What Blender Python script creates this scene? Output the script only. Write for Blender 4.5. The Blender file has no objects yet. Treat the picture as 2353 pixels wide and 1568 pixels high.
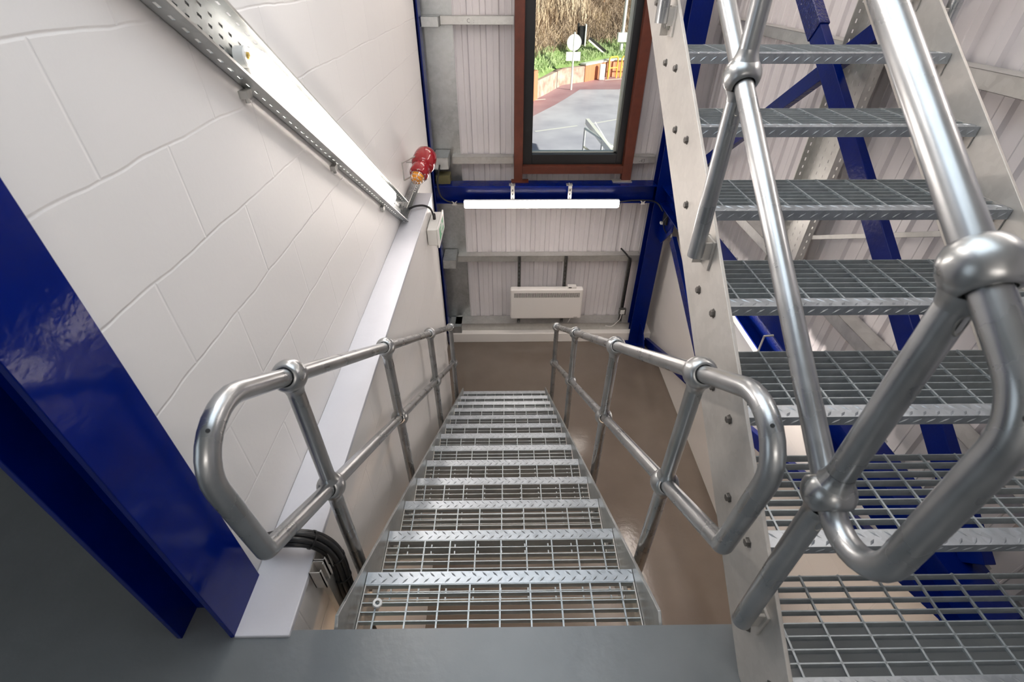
import bpy, bmesh, math, random
from mathutils import Vector, Matrix
random.seed(7)
scn = bpy.context.scene
COL = scn.collection
V = Vector
PI = math.pi

# ------------------------------------------------------------------ camera
FPX = 1099.10179
cam_d = bpy.data.cameras.new('camera'); cam_d.sensor_width = 36.0
cam_d.lens = FPX / 2353.0 * 36.0
cam_d.clip_start = 0.05; cam_d.clip_end = 300
cam = bpy.data.objects.new('camera', cam_d); COL.objects.link(cam)
cy_, cp_, cr_ = -0.0149640957, 0.657763686, 0.00240957532
f_ = V((-math.sin(cy_)*math.cos(cp_), math.cos(cy_)*math.cos(cp_), -math.sin(cp_)))
x_ = V((math.cos(cy_), math.sin(cy_), 0)); u_ = x_.cross(f_)
X_ = math.cos(cr_)*x_ + math.sin(cr_)*u_; U_ = -math.sin(cr_)*x_ + math.cos(cr_)*u_
M = Matrix((X_, U_, -f_)).transposed().to_4x4()
M.translation = V((0.529377244, -0.800890411, 1.60371237))
cam.matrix_world = M
cam_d.dof.use_dof = True; cam_d.dof.focus_distance = 2.6; cam_d.dof.aperture_fstop = 5.0
scn.camera = cam

# ------------------------------------------------------------------ world, sun, exposure
w = bpy.data.worlds.new('sky'); scn.world = w; w.use_nodes = True
nt = w.node_tree; nt.nodes.clear()
sky = nt.nodes.new('ShaderNodeTexSky'); sky.sky_type = 'HOSEK_WILKIE'
sky.sun_direction = V((0.75, -0.5, 0.42)).normalized(); sky.turbidity = 3.0
bg = nt.nodes.new('ShaderNodeBackground'); bg.inputs['Strength'].default_value = 2.6
out = nt.nodes.new('ShaderNodeOutputWorld')
nt.links.new(sky.outputs[0], bg.inputs[0]); nt.links.new(bg.outputs[0], out.inputs[0])
sd = bpy.data.lights.new('sun', 'SUN'); sd.energy = 10.0; sd.angle = 0.02; sd.color = (1.0, 0.9, 0.76)
sun = bpy.data.objects.new('sun', sd); COL.objects.link(sun)
sun.rotation_euler = V((0.75, -0.5, 0.42)).to_track_quat('Z', 'Y').to_euler()

def area(name, loc, size, power, color, direction=(0, 0, -1), sy=None):
    d = bpy.data.lights.new(name, 'AREA'); d.energy = power; d.color = color
    d.shape = 'RECTANGLE'; d.size = size; d.size_y = sy or size
    o = bpy.data.objects.new(name, d); COL.objects.link(o); o.location = loc
    o.rotation_euler = V(direction).to_track_quat('-Z', 'Y').to_euler()
    return o
COOL = (0.78, 0.90, 1.0); WARM = (1.0, 0.84, 0.70)
area('cool_fill_top', (0.5, 0.6, 2.93), 1.5, 30, COOL, (0, 0, -1), 2.2)  # added cool lamp standing in for daylight; the ceiling is closed
area('cool_fill_side', (-2.85, -1.6, 1.3), 1.6, 12, COOL, (1, 0.2, -0.1), 2.0)  # added cool side fill lamp; the corridor wall has no doorway
scn.view_settings.view_transform = 'Standard'; scn.view_settings.look = 'None'
scn.view_settings.gamma = 1.0; scn.view_settings.use_curve_mapping = False
scn.view_settings.exposure = 0.0
LAMP = 27.0

# ------------------------------------------------------------------ materials
def mat(name, color, rough=0.5, metal=0.0, emis=None, es=0, bump=None, var=None, coat=0, spec=None, trans=0):
    m = bpy.data.materials.new(name); m.use_nodes = True
    n = m.node_tree.nodes; l = m.node_tree.links; b = n['Principled BSDF']
    b.inputs['Base Color'].default_value = (*color, 1); b.inputs['Roughness'].default_value = rough
    b.inputs['Metallic'].default_value = metal; b.inputs['Coat Weight'].default_value = coat
    b.inputs['Transmission Weight'].default_value = trans
    if spec is not None: b.inputs['Specular IOR Level'].default_value = spec
    if emis: b.inputs['Emission Color'].default_value = (*emis, 1); b.inputs['Emission Strength'].default_value = es
    tc = n.new('ShaderNodeTexCoord')
    if var:   # (scale, amount, detail)
        tx = n.new('ShaderNodeTexNoise'); tx.inputs['Scale'].default_value = var[0]
        tx.inputs['Detail'].default_value = var[2] if len(var) > 2 else 4
        l.new(tc.outputs['Object'], tx.inputs['Vector'])
        r = n.new('ShaderNodeValToRGB'); a = var[1]
        r.color_ramp.elements[0].position = .3; r.color_ramp.elements[1].position = .7
        r.color_ramp.elements[0].color = (*[c*(1-a) for c in color], 1)
        r.color_ramp.elements[1].color = (*[min(1, c*(1+a)) for c in color], 1)
        l.new(tx.outputs['Fac'], r.inputs[0]); l.new(r.outputs[0], b.inputs['Base Color'])
    if bump:  # (scale, distance)
        tx = n.new('ShaderNodeTexNoise'); tx.inputs['Scale'].default_value = bump[0]; tx.inputs['Detail'].default_value = 3
        l.new(tc.outputs['Object'], tx.inputs['Vector'])
        bp = n.new('ShaderNodeBump'); bp.inputs['Distance'].default_value = bump[1]; bp.inputs['Strength'].default_value = 1
        l.new(tx.outputs['Fac'], bp.inputs['Height']); l.new(bp.outputs[0], b.inputs['Normal'])
    return m

def galv(name, color, rough, metal, spangle=0.12, sc=60, vm=.35):
    m = bpy.data.materials.new(name); m.use_nodes = True
    n = m.node_tree.nodes; l = m.node_tree.links; b = n['Principled BSDF']
    b.inputs['Metallic'].default_value = metal
    tc = n.new('ShaderNodeTexCoord')
    vo = n.new('ShaderNodeTexVoronoi'); vo.inputs['Scale'].default_value = sc
    no = n.new('ShaderNodeTexNoise'); no.inputs['Scale'].default_value = 9; no.inputs['Detail'].default_value = 6
    l.new(tc.outputs['Object'], vo.inputs['Vector']); l.new(tc.outputs['Object'], no.inputs['Vector'])
    sep = n.new('ShaderNodeSeparateColor'); l.new(vo.outputs['Color'], sep.inputs[0])
    mx = n.new('ShaderNodeMath'); mx.operation = 'MULTIPLY_ADD'
    l.new(sep.outputs[0], mx.inputs[0]); mx.inputs[1].default_value = vm; l.new(no.outputs['Fac'], mx.inputs[2])
    r = n.new('ShaderNodeMapRange'); l.new(mx.outputs[0], r.inputs[0])
    r.inputs[1].default_value = .35; r.inputs[2].default_value = 1.0
    r.inputs[3].default_value = 1-spangle; r.inputs[4].default_value = 1+spangle
    cm = n.new('ShaderNodeVectorMath'); cm.operation = 'SCALE'; cm.inputs[0].default_value = color
    l.new(r.outputs[0], cm.inputs['Scale']); l.new(cm.outputs[0], b.inputs['Base Color'])
    r2 = n.new('ShaderNodeMapRange'); l.new(mx.outputs[0], r2.inputs[0])
    r2.inputs[1].default_value = .35; r2.inputs[2].default_value = 1.0
    r2.inputs[3].default_value = rough-.05; r2.inputs[4].default_value = rough+.08
    l.new(r2.outputs[0], b.inputs['Roughness'])
    bp = n.new('ShaderNodeBump'); bp.inputs['Distance'].default_value = .0005; bp.inputs['Strength'].default_value = .35
    l.new(no.outputs['Fac'], bp.inputs['Height']); l.new(bp.outputs[0], b.inputs['Normal'])
    return m

def blockwall(name, color, u, uoff, voff, row=.25, bw=.5, dist=.0024):
    m = bpy.data.materials.new(name); m.use_nodes = True
    n = m.node_tree.nodes; l = m.node_tree.links; b = n['Principled BSDF']
    b.inputs['Roughness'].default_value = .5; b.inputs['Specular IOR Level'].default_value = .35
    tc = n.new('ShaderNodeTexCoord'); s = n.new('ShaderNodeSeparateXYZ'); l.new(tc.outputs['Object'], s.inputs[0])
    a1 = n.new('ShaderNodeMath'); a1.inputs[1].default_value = uoff; l.new(s.outputs[u], a1.inputs[0])
    a2 = n.new('ShaderNodeMath'); a2.inputs[1].default_value = voff; l.new(s.outputs[2], a2.inputs[0])
    nz0 = n.new('ShaderNodeTexNoise'); nz0.inputs['Scale'].default_value = 5; l.new(tc.outputs['Object'], nz0.inputs['Vector'])
    w2 = n.new('ShaderNodeMath'); w2.operation = 'MULTIPLY_ADD'; w2.inputs[1].default_value = .02
    l.new(nz0.outputs['Fac'], w2.inputs[0]); l.new(a2.outputs[0], w2.inputs[2])
    c = n.new('ShaderNodeCombineXYZ'); l.new(a1.outputs[0], c.inputs[0]); l.new(w2.outputs[0], c.inputs[1])
    br = n.new('ShaderNodeTexBrick'); l.new(c.outputs[0], br.inputs['Vector'])
    br.inputs['Scale'].default_value = 1; br.inputs['Mortar Size'].default_value = .006
    br.inputs['Mortar Smooth'].default_value = 1; br.inputs['Brick Width'].default_value = bw; br.inputs['Row Height'].default_value = row
    br.inputs['Color1'].default_value = (*color, 1); br.inputs['Color2'].default_value = (*[k*.985 for k in color], 1)
    br.inputs['Mortar'].default_value = (*[k*.975 for k in color], 1)
    l.new(br.outputs['Color'], b.inputs['Base Color'])
    nz = n.new('ShaderNodeTexNoise'); nz.inputs['Scale'].default_value = 55; nz.inputs['Detail'].default_value = 4
    l.new(tc.outputs['Object'], nz.inputs['Vector'])
    nz2 = n.new('ShaderNodeTexNoise'); nz2.inputs['Scale'].default_value = 2.2; l.new(tc.outputs['Object'], nz2.inputs['Vector'])
    ad = n.new('ShaderNodeMath'); ad.operation = 'MULTIPLY_ADD'; ad.inputs[1].default_value = .16
    l.new(nz.outputs['Fac'], ad.inputs[0])
    mm = n.new('ShaderNodeMath'); mm.operation = 'MULTIPLY'; mm.inputs[1].default_value = -1.0
    mk = n.new('ShaderNodeMath'); mk.operation = 'MULTIPLY'; l.new(br.outputs['Fac'], mk.inputs[0]); l.new(nz2.outputs['Fac'], mk.inputs[1])
    l.new(mk.outputs[0], mm.inputs[0]); l.new(mm.outputs[0], ad.inputs[2])
    bp = n.new('ShaderNodeBump'); bp.inputs['Distance'].default_value = dist; l.new(ad.outputs[0], bp.inputs['Height'])
    l.new(bp.outputs[0], b.inputs['Normal'])
    return m

M_ = {}
M_['galv'] = galv('galvanised tube', (.46, .475, .485), .31, .9, .2, 60, 0.0)
M_['galv_ball'] = galv('galvanised forging', (.46, .475, .48), .32, .9, .2, 30, 0.0)
M_['galv_plate'] = galv('dull galvanised plate', (.55, .53, .50), .52, .55, .08, 50)
M_['galv_tread'] = galv('galvanised grating', (.40, .44, .46), .42, .55, .14, 60)
M_['galv_nose'] = galv('galvanised chequer plate', (.39, .42, .45), .38, .78, .2, 60)
M_['galv_sheet'] = galv('galvanised sheet', (.47, .49, .49), .38, .85, .14, 35)
M_['girt'] = galv('galvanised girt', (.56, .56, .54), .42, .75, .10, 35)
M_['blue'] = mat('glossy blue steel paint', (.0001, .009, .15), .12, 0, bump=(22, .0010), var=(6, .12), spec=.2)
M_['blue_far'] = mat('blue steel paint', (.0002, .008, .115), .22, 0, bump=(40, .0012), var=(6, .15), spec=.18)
M_['white_wall'] = blockwall('white painted blockwork', (.80, .785, .775), 1, .30, -.02+.5)
M_['white_wall_low'] = blockwall('white painted lower blockwork', (.78, .765, .75), 1, .1, .525)
M_['wall_right'] = blockwall('white painted right blockwork', (.78, .75, .72), 1, .1, .6, dist=.001)
M_['white_steel'] = mat('white gloss paint', (.62, .63, .68), .3, bump=(12, .003), var=(4, .03))
M_['plain_white'] = mat('white emulsion', (.75, .75, .74), .6)
M_['liner'] = mat('white liner sheet', (.70, .67, .685), .38, .0, var=(2, .04))
M_['floor_low'] = mat('glossy grey floor tinted by warm light', (.155, .127, .105), .16, bump=(30, .0008), var=(3, .07))  # landing's grey with warm lamplight painted into the colour
M_['landing'] = mat('grey floor paint', (.165, .18, .19), .3, bump=(25, .0012), var=(5, .06))
M_['red_oxide'] = mat('red oxide primer', (.10, .022, .010), .5, bump=(40, .001), var=(14, .18))
M_['frame_dark'] = mat('anthracite window frame', (.012, .013, .015), .35)
M_['spacer'] = mat('window spacer', (.5, .55, .52), .4, .3)
M_['white_plastic'] = mat('white plastic', (.78, .77, .74), .35)
M_['heater'] = mat('white enamel', (.82, .79, .76), .35)
M_['black'] = mat('black rubber', (.012, .012, .013), .4)
M_['darkgrey'] = mat('dark grille', (.05, .05, .05), .5)
M_['boltdark'] = mat('dull zinc bolt', (.16, .15, .14), .45, .7)
M_['brass'] = mat('brass', (.5, .35, .1), .35, .9)
M_['beacon_red'] = mat('red gloss enamel', (.30, .006, .012), .18, coat=.6)
M_['amber'] = mat('amber lens', (.75, .28, .02), .15, coat=.5)
M_['chrome'] = mat('bright wire', (.7, .7, .68), .2, 1)
M_['green'] = mat('green sign film', (.0, .36, .12), .4)
M_['wood'] = mat('mineral wool pad', (.12, .11, .05), .9, bump=(60, .004))
M_['lamp'] = mat('lit diffuser', (.9, .9, .9), .4, emis=(1, .90, .82), es=LAMP)
M_['fill_warm'] = mat('warm fill diffuser', (.9, .9, .9), .4, emis=(1, .66, .42), es=LAMP*1.3)  # only for the batten added under the landing
M_['yellow'] = mat('yellow rail paint', (.75, .50, .08), .4)
g = bpy.data.materials.new('window glass'); g.use_nodes = True; gn = g.node_tree; gn.nodes.clear()
o_ = gn.nodes.new('ShaderNodeOutputMaterial'); tr = gn.nodes.new('ShaderNodeBsdfTransparent'); gl = gn.nodes.new('ShaderNodeBsdfGlossy')
gl.inputs['Roughness'].default_value = .02; tr.inputs[0].default_value = (.93, .97, .95, 1)
fr = gn.nodes.new('ShaderNodeFresnel'); fr.inputs[0].default_value = 1.3; mxs = gn.nodes.new('ShaderNodeMixShader')
gn.links.new(fr.outputs[0], mxs.inputs[0]); gn.links.new(tr.outputs[0], mxs.inputs[1]); gn.links.new(gl.outputs[0], mxs.inputs[2])
gn.links.new(mxs.outputs[0], o_.inputs[0]); M_['glass'] = g

# ------------------------------------------------------------------ mesh helpers
class MB:
    def __init__(s): s.v = []; s.f = []
    def add(s, vs, fs):
        k = len(s.v); s.v += [V(p) for p in vs]; s.f += [tuple(i+k for i in f) for f in fs]; return s
    def box(s, x0, x1, y0, y1, z0, z1):
        return s.add([(x, y, z) for z in (z0, z1) for y in (y0, y1) for x in (x0, x1)],
                     [(0, 2, 3, 1), (4, 5, 7, 6), (0, 1, 5, 4), (2, 6, 7, 3), (0, 4, 6, 2), (1, 3, 7, 5)])
    def obox(s, c, ax, ay, az, hx, hy, hz):
        c = V(c); ax = V(ax).normalized(); ay = V(ay).normalized(); az = V(az).normalized()
        return s.add([c+ax*hx*i+ay*hy*j+az*hz*k for k in (-1, 1) for j in (-1, 1) for i in (-1, 1)],
                     [(0, 2, 3, 1), (4, 5, 7, 6), (0, 1, 5, 4), (2, 6, 7, 3), (0, 4, 6, 2), (1, 3, 7, 5)])
    def beam(s, a, b, wid, dep, side=(1, 0, 0)):
        a = V(a); b = V(b); d = (b-a); sd_ = V(side); n = d.cross(sd_).normalized()
        return s.obox((a+b)/2, d, n, sd_, d.length/2, wid/2, dep/2)
    def tube(s, pts, r, n=16, caps=True, rs=None):
        pts = [V(p) for p in pts]; m = len(pts)
        T = []
        for i in range(m):
            a = pts[max(i-1, 0)]; b = pts[min(i+1, m-1)]
            t = (b-a).normalized()
            if 0 < i < m-1:
                t = ((pts[i]-a).normalized()+(b-pts[i]).normalized()).normalized()
            T.append(t)
        ref = V((0, 0, 1)) if abs(T[0].z) < .9 else V((1, 0, 0))
        nn = T[0].cross(ref).normalized(); vs = []; fs = []
        for i in range(m):
            nn = (nn - T[i]*nn.dot(T[i])).normalized(); bb = T[i].cross(nn)
            rr = rs[i] if rs else r
            for k in range(n):
                a = 2*PI*k/n; vs.append(pts[i]+(nn*math.cos(a)+bb*math.sin(a))*rr)
        for i in range(m-1):
            for k in range(n):
                fs.append((i*n+k, i*n+(k+1) % n, (i+1)*n+(k+1) % n, (i+1)*n+k))
        if caps: fs.append(tuple(range(n-1, -1, -1))); fs.append(tuple((m-1)*n+k for k in range(n)))
        return s.add(vs, fs)
    def lathe(s, c, axis, prof, n=28):   # prof: (t along axis, radius)
        c = V(c); ax = V(axis).normalized(); ref = V((0, 0, 1)) if abs(ax.z) < .9 else V((1, 0, 0))
        a1 = ax.cross(ref).normalized(); a2 = ax.cross(a1); vs = []; fs = []
        for t, r in prof:
            for k in range(n):
                a = 2*PI*k/n; vs.append(c+ax*t+(a1*math.cos(a)+a2*math.sin(a))*max(r, 1e-5))
        for i in range(len(prof)-1):
            for k in range(n): fs.append((i*n+k, i*n+(k+1) % n, (i+1)*n+(k+1) % n, (i+1)*n+k))
        return s.add(vs, fs)
    def prism(s, poly, axis, a, b):   # poly of 2D pts in the plane normal to axis
        def P(p, t): return {0: (t, p[0], p[1]), 1: (p[0], t, p[1]), 2: (p[0], p[1], t)}[axis]
        n = len(poly)
        return s.add([P(p, a) for p in poly]+[P(p, b) for p in poly],
                     [tuple(range(n-1, -1, -1)), tuple(range(n, 2*n))]+[(i, (i+1) % n, n+(i+1) % n, n+i) for i in range(n)])
    def hexbolt(s, c, axis, r=.011, h=.009):
        prof = [(0, r*1.35), (.002, r*1.35), (.002, r), (h*.85, r), (h, r*.85), (h, 0)]
        return s.lathe(c, axis, prof, 6)

def link(o, parent=None):
    COL.objects.link(o)
    if parent is not None: o.parent = parent
    return o
def wloc(o):
    p = V((0, 0, 0))
    while o is not None: p += o.location; o = o.parent
    return p
def obj(name, mb, m, parent=None, bevel=0, loc=None, ang=40, subd=0):
    base = wloc(parent) if parent is not None else (V(loc) if loc else V((0, 0, 0)))
    me = bpy.data.meshes.new(name); me.from_pydata([tuple(p-base) for p in mb.v], [], mb.f)
    bm = bmesh.new(); bm.from_mesh(me); bmesh.ops.recalc_face_normals(bm, faces=bm.faces)
    bm.to_mesh(me); bm.free()
    me.polygons.foreach_set('use_smooth', [True]*len(me.polygons)); me.set_sharp_from_angle(angle=math.radians(ang))
    me.materials.append(M_[m] if isinstance(m, str) else m)
    o = bpy.data.objects.new(name, me); link(o, parent)
    if parent is None and loc: o.location = loc
    if bevel:
        b = o.modifiers.new('bevel', 'BEVEL'); b.width = bevel; b.segments = 2; b.limit_method = 'ANGLE'; b.angle_limit = .6
        b.harden_normals = True
    return o
def tag(o, label, cat, group=None):
    o['label'] = label; o['category'] = cat
    if group: o['group'] = group
    return o
def thing(name, label, cat, loc=(0, 0, 0), group=None):
    o = bpy.data.objects.new(name, None); o.empty_display_size = .1; COL.objects.link(o); o.location = loc
    return tag(o, label, cat, group)
def struct(name, mb, m, parent=None, bevel=0):
    o = obj(name, mb, m, parent, bevel)
    if parent is None: o['kind'] = 'structure'
    return o
def dup(o, parent=None, off=None):
    c = o.copy(); COL.objects.link(c); c.parent = parent
    if off is not None: c.location = o.location+V(off)
    for ch in list(o.children): dup(ch, c)
    return c
def arc_path(pts, rad, n=8):
    pts = [V(p) for p in pts]; res = [pts[0]]
    for i in range(1, len(pts)-1):
        p = pts[i]; a = (pts[i-1]-p).normalized(); b = (pts[i+1]-p).normalized()
        r = rad[i-1] if isinstance(rad, (list, tuple)) else rad
        ang = a.angle(b); t = r/math.tan(ang/2); c = p+(a+b).normalized()*(r/math.sin(ang/2))
        s0 = p+a*t; s1 = p+b*t; v0 = s0-c; v1 = s1-c; tot = v0.angle(v1)
        for k in range(n+1):
            th = tot*k/n
            res.append(c+(v0*math.sin(tot-th)+v1*math.sin(th))/math.sin(tot))
    res.append(pts[-1]); return res
def smooth_path(pts, n=8):   # Catmull-Rom
    P = [V(p) for p in pts]; P = [2*P[0]-P[1]]+P+[2*P[-1]-P[-2]]; r = []
    for i in range(1, len(P)-2):
        for k in range(n):
            t = k/n; a, b, c, d = P[i-1], P[i], P[i+1], P[i+2]
            r.append(.5*((2*b)+(-a+c)*t+(2*a-5*b+4*c-d)*t*t+(-a+3*b-3*c+d)*t**3))
    r.append(P[-2]); return r

# ------------------------------------------------------------------ dimensions
G, R = .27987, .18913; SL = R/G
ZF = -14*R; ZC = 3.0
nd = lambda y: -R+(.0993-y)*SL            # pitch line of the flight going down
nu = lambda y: .2303+(y+.4339)*SL         # pitch line of the flight going up
YW = 5.0                                  # inner face of the far cladding

# ================================================================== SETTING
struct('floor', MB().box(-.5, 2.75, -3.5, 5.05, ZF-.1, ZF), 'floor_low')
la = MB().box(-3.0, -.47, -3.5, 3.0, -.22, 0).box(-.47, 2.75, -3.5, -.172, -.22, 0).box(-.47, -.3105, -.172, -.003, -.013, 0)
struct('landing_floor', la, 'landing')
struct('wall_left', MB().box(-.47, -.31, -.002, 4.62, ZF, ZC), 'white_wall')
struct('wall_left_lower', MB().box(-.31, -.15, -.185, 3.5, ZF, -.012), 'white_wall_low')
struct('trim_1', MB().box(-.31, -.135, -.192, 3.47, -.012, .012), 'white_steel', bevel=.004)
struct('wall_right_lower', MB().box(2.6, 2.75, -3.5, 5.0, ZF, -.62), 'wall_right')
struct('wall_back', MB().box(-3.1, 2.9, -3.6, -3.5, ZF, ZC), 'plain_white')
struct('wall_corridor', MB().box(-3.15, -3.0, -3.5, 3.0, -.22, ZC).box(-3.0, -.47, 3.0, 3.1, -.22, ZC), 'plain_white')
struct('ceiling', MB().box(-3.1, 2.9, -3.6, 5.2, ZC, ZC+.15), 'plain_white')
struct('trim_2', MB().box(-.31, 2.62, 4.68, 5.02, ZF, -2.50), 'wall_right', bevel=.006)

def cladding(a, b, z0, z1, plane, fixed, hole=None):
    """trapezoidal liner sheet; ribs stand into the room; a..b along the wall"""
    mb = MB(); per = .19; t = a; pts = []
    k0 = math.floor(a/per)-1
    def prof(u):
        q = (u/per) % 1.0
        return q
    us = []
    k = k0
    while k*per < b+per:
        for q, h in ((0, .022), (.05, 0), (.30, 0), (.36, .022), (.64, .022), (.66, .025), (.70, .025), (.72, .022)):
            u = (k+q)*per+.09
            if a <= u <= b: us.append((u, h))
        k += 1
    us = [(a, 0)]+us+[(b, 0)]
    sg = -1
    for (u0, h0), (u1, h1) in zip(us[:-1], us[1:]):
        segs = [(z0, z1)]
        if hole and u1 > hole[0] and u0 < hole[1]: segs = [(z0, hole[2]), (hole[3], z1)]
        for s0, s1 in segs:
            if s1 <= s0: continue
            if plane == 'y': vs = [(u0, fixed-h0, s0), (u1, fixed-h1, s0), (u1, fixed-h1, s1), (u0, fixed-h0, s1)]
            else: vs = [(fixed-h0, u0, s0), (fixed-h1, u1, s0), (fixed-h1, u1, s1), (fixed-h0, u0, s1)]
            mb.add(vs, [(0, 1, 2, 3)])
    # weather side
    if plane == 'y':
        if hole:
            mb.box(a, hole[0], fixed+.03, fixed+.1, z0, z1).box(hole[1], b, fixed+.03, fixed+.1, z0, z1)
            mb.box(hole[0], hole[1], fixed+.03, fixed+.1, z0, hole[2]).box(hole[0], hole[1], fixed+.03, fixed+.1, hole[3], z1)
        else: mb.box(a, b, fixed+.03, fixed+.1, z0, z1)
    else: mb.box(fixed+.03, fixed+.1, a, b, z0, z1)
    return mb
WX0, WX1, WZ0, WZ1 = .72, 1.955, -.18, 2.3
struct('wall_far', cladding(-.6, 2.8, -2.52, ZC, 'y', YW, (WX0+.05, WX1-.05, WZ0+.06, WZ1-.05)), 'liner')
struct('wall_right', cladding(-3.5, 5.0, -.66, ZC, 'x', 2.8), 'liner')
struct('trim_3', MB().box(-.34, .01, YW-.034, YW-.03, -2.42, ZC).box(-.34, -.335, YW-.2, YW-.03, -2.42, ZC), 'galv_sheet')
struct('trim_4', MB().box(2.6, 2.8, -3.5, 5.0, -.66, -.61), 'galv_sheet')

# window
win = bpy.data.objects.new('window_1', None); COL.objects.link(win); win.location = (1.33, 4.85, -.17); win['kind'] = 'structure'
fm = MB()
yo, yi = 4.845, 4.93
IX0, IX1, IZ0, IZ1 = .838, 1.812, -.058, 2.2
for a in ((WX0+.008, IX0, WZ0+.01, WZ1-.01), (IX1, 1.938, WZ0+.01, WZ1-.01)): fm.box(a[0], a[1], yo, yi, a[2], a[3])
fm.box(IX0, IX1, yo, yi, WZ0+.01, IZ0).box(IX0, IX1, yo, yi, IZ1, WZ1-.01)
obj('window_frame', fm, 'frame_dark', win, bevel=.004)
obj('glazing_bead', MB().box(IX0, IX1, 4.925, 4.985, IZ0-.02, IZ0+.012).box(IX1-.022, IX1+.02, 4.925, 4.985, IZ0, IZ1)
    .box(IX0-.02, IX0+.004, 4.925, 4.985, IZ0, IZ1), 'spacer', win)
obj('pane', MB().box(IX0-.01, IX1+.01, 4.95, 4.956, IZ0-.01, IZ1), 'glass', win)
sm = MB().box(.632, .728, 4.75, 4.84, -.335, ZC).box(1.885, 1.99, 4.75, 4.84, -.335, ZC)
sm.box(.728, 1.885, 4.755, 4.84, -.25, -.165)
sm.box(.728, .735, 4.84, 4.94, -.165, ZC).box(1.94, 1.99, 4.84, 4.94, -.25, ZC).box(.632, .66, 4.84, 4.94, -.335, ZC)
t = thing('window_support_frame', 'red oxide painted steel frame standing on the far blue beam around the window', 'frame', (1.31, 4.8, -.335))
obj('steel_frame', sm, 'red_oxide', t, bevel=.003)
obj('foot_plate', MB().box(.60, .80, 4.70, 4.80, -.334, -.322), 'red_oxide', t)
obj('foot_plate', MB().box(1.78, 2.0, 4.70, 4.80, -.334, -.322), 'girt', t)

# ================================================================== FLIGHTS
NW = .046
def tread_parts(x0, y, z, back):
    """tread whose nosing edge is at (y, z); back=+1: tread body lies towards +y, -1: towards -y"""
    g = MB(); D = .298
    for k in range(9):
        yy = y+back*(NW+.0015+(D-NW-.003)*k/8)
        g.box(x0+.004, x0+.996, yy-.0016, yy+.0016, z-.030, z-.002)
    for k in range(9):
        xx = x0+.056+.111*k
        ya, yb = sorted((y+back*NW, y+back*D))
        g.box(xx-.0028, xx+.0028, ya, yb, z-.0085, z-.0015)
        for j in range(8):
            yy = y+back*(NW+.0015+(D-NW-.003)*(j+1)/8)
            g.lathe((xx, yy, z-.005), (0, 0, 1), [(-.004, .0055), (.0035, .0045), (.0035, 0)], 6)
    ya, yb = sorted((y+back*.004, y+back*D)); e = []
    for xa, dx in ((.002, .006), (.994, .994)):
        p_ = MB().box(x0+xa, x0+xa+.004, ya, yb, z-.075, z-.001)
        for dd in (.045, .187):
            p_.hexbolt((x0+dx, y+back*dd, z-.055), (1 if dx < .5 else -1, 0, 0), .009, .014)
        e.append(p_)
    n = MB()
    ya, yb = sorted((y, y+back*NW))
    n.box(x0+.002, x0+.998, ya, yb, z-.003, z)
    ya, yb = sorted((y, y+back*.003))
    n.box(x0+.002, x0+.998, ya, yb, z-.034, z-.003)
    loz = MB()
    def lozenge(c, ux, uy, nn):
        c = V(c); ux = V(ux).normalized(); uy = V(uy).normalized(); nn = V(nn)
        pts = [c+ux*.014, c+uy*.0038, c-ux*.014, c-uy*.0038, c+nn*.0018+ux*.006, c+nn*.0018-ux*.006]
        loz.add(pts, [(0, 1, 4), (1, 5, 4), (1, 2, 5), (2, 3, 5), (3, 4, 5), (3, 0, 4)])
    for k in range(25):
        lozenge((x0+.03+.0392*k, y+back*.033, z), (1, -back*.9, 0), (.9*back, 1, 0), (0, 0, 1))
        lozenge((x0+.05+.0392*k, y+back*.0115, z), (1, back*.9, 0), (-.9*back, 1, 0), (0, 0, 1))
        lozenge((x0+.03+.0392*k, y, z-.018), (1, 0, .8), (-.8, 0, 1), (0, -back, 0))
    n.v, n.f = n.v, n.f
    return g, e, n, loz

def make_flight(name, label, x0, ns, first_y, first_z, dy, dz, back, poly, loc, smat='galv_plate'):
    root = thing(name, label, 'staircase', loc)
    for xa, xb in ((x0-.011, x0), (x0+1.0, x0+1.011)):
        st = obj('stringer', MB().prism(poly, 0, xa, xb), smat, root, bevel=.002)
        outer = xa if xa < x0 else xb; ax = (-1, 0, 0) if xa < x0 else (1, 0, 0)
        for i in range(ns):
            for dd in (.045, .187):
                obj('bolt', MB().hexbolt((outer, first_y+dy*i+back*dd, first_z+dz*i-.055), ax, .0115, .011), 'boltdark', st)
    g, e, n, loz = tread_parts(x0, first_y, first_z, back)
    tr0 = obj('tread', g, 'galv_tread', root, ang=30)
    for p_ in e: obj('side_plate', p_, 'galv_plate', tr0, ang=30)
    k = len(n.v); n.v += loz.v; n.f += [tuple(i+k for i in f) for f in loz.f]
    obj('nosing', n, 'galv_nose', tr0, ang=25)
    for i in range(1, ns):
        dup(tr0, root, (0, dy*i, dz*i))
    return root
pd = [(-.192, -.30), (-.192, -.028), (-.135, .012), (-.10, nd(-.10)+.045), (3.50, nd(3.50)+.045), (3.50, ZF+.001), (3.26, ZF+.001), (.0, nd(0)-.29), (-.17, -.30)]
make_flight('lower_staircase', 'galvanised steel staircase with open grating treads descending from the grey landing to the lower floor',
            0.0, 13, .0993, -R, G, -R, -1, pd, (.5, 1.7, ZF), 'galv_sheet')
UX = 1.2016
yt = 2.35
pu = [(-.309, .001), (-.70, .001), (-.70, nu(-.70)+.03), (yt, nu(yt)+.03), (yt, nu(yt)-.315)]
make_flight('upper_staircase', 'galvanised steel staircase with open grating treads rising from the landing at right',
            UX, 9, -.4339, .2303, G, R, 1, pu, (1.7, -.3, 0))

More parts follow.
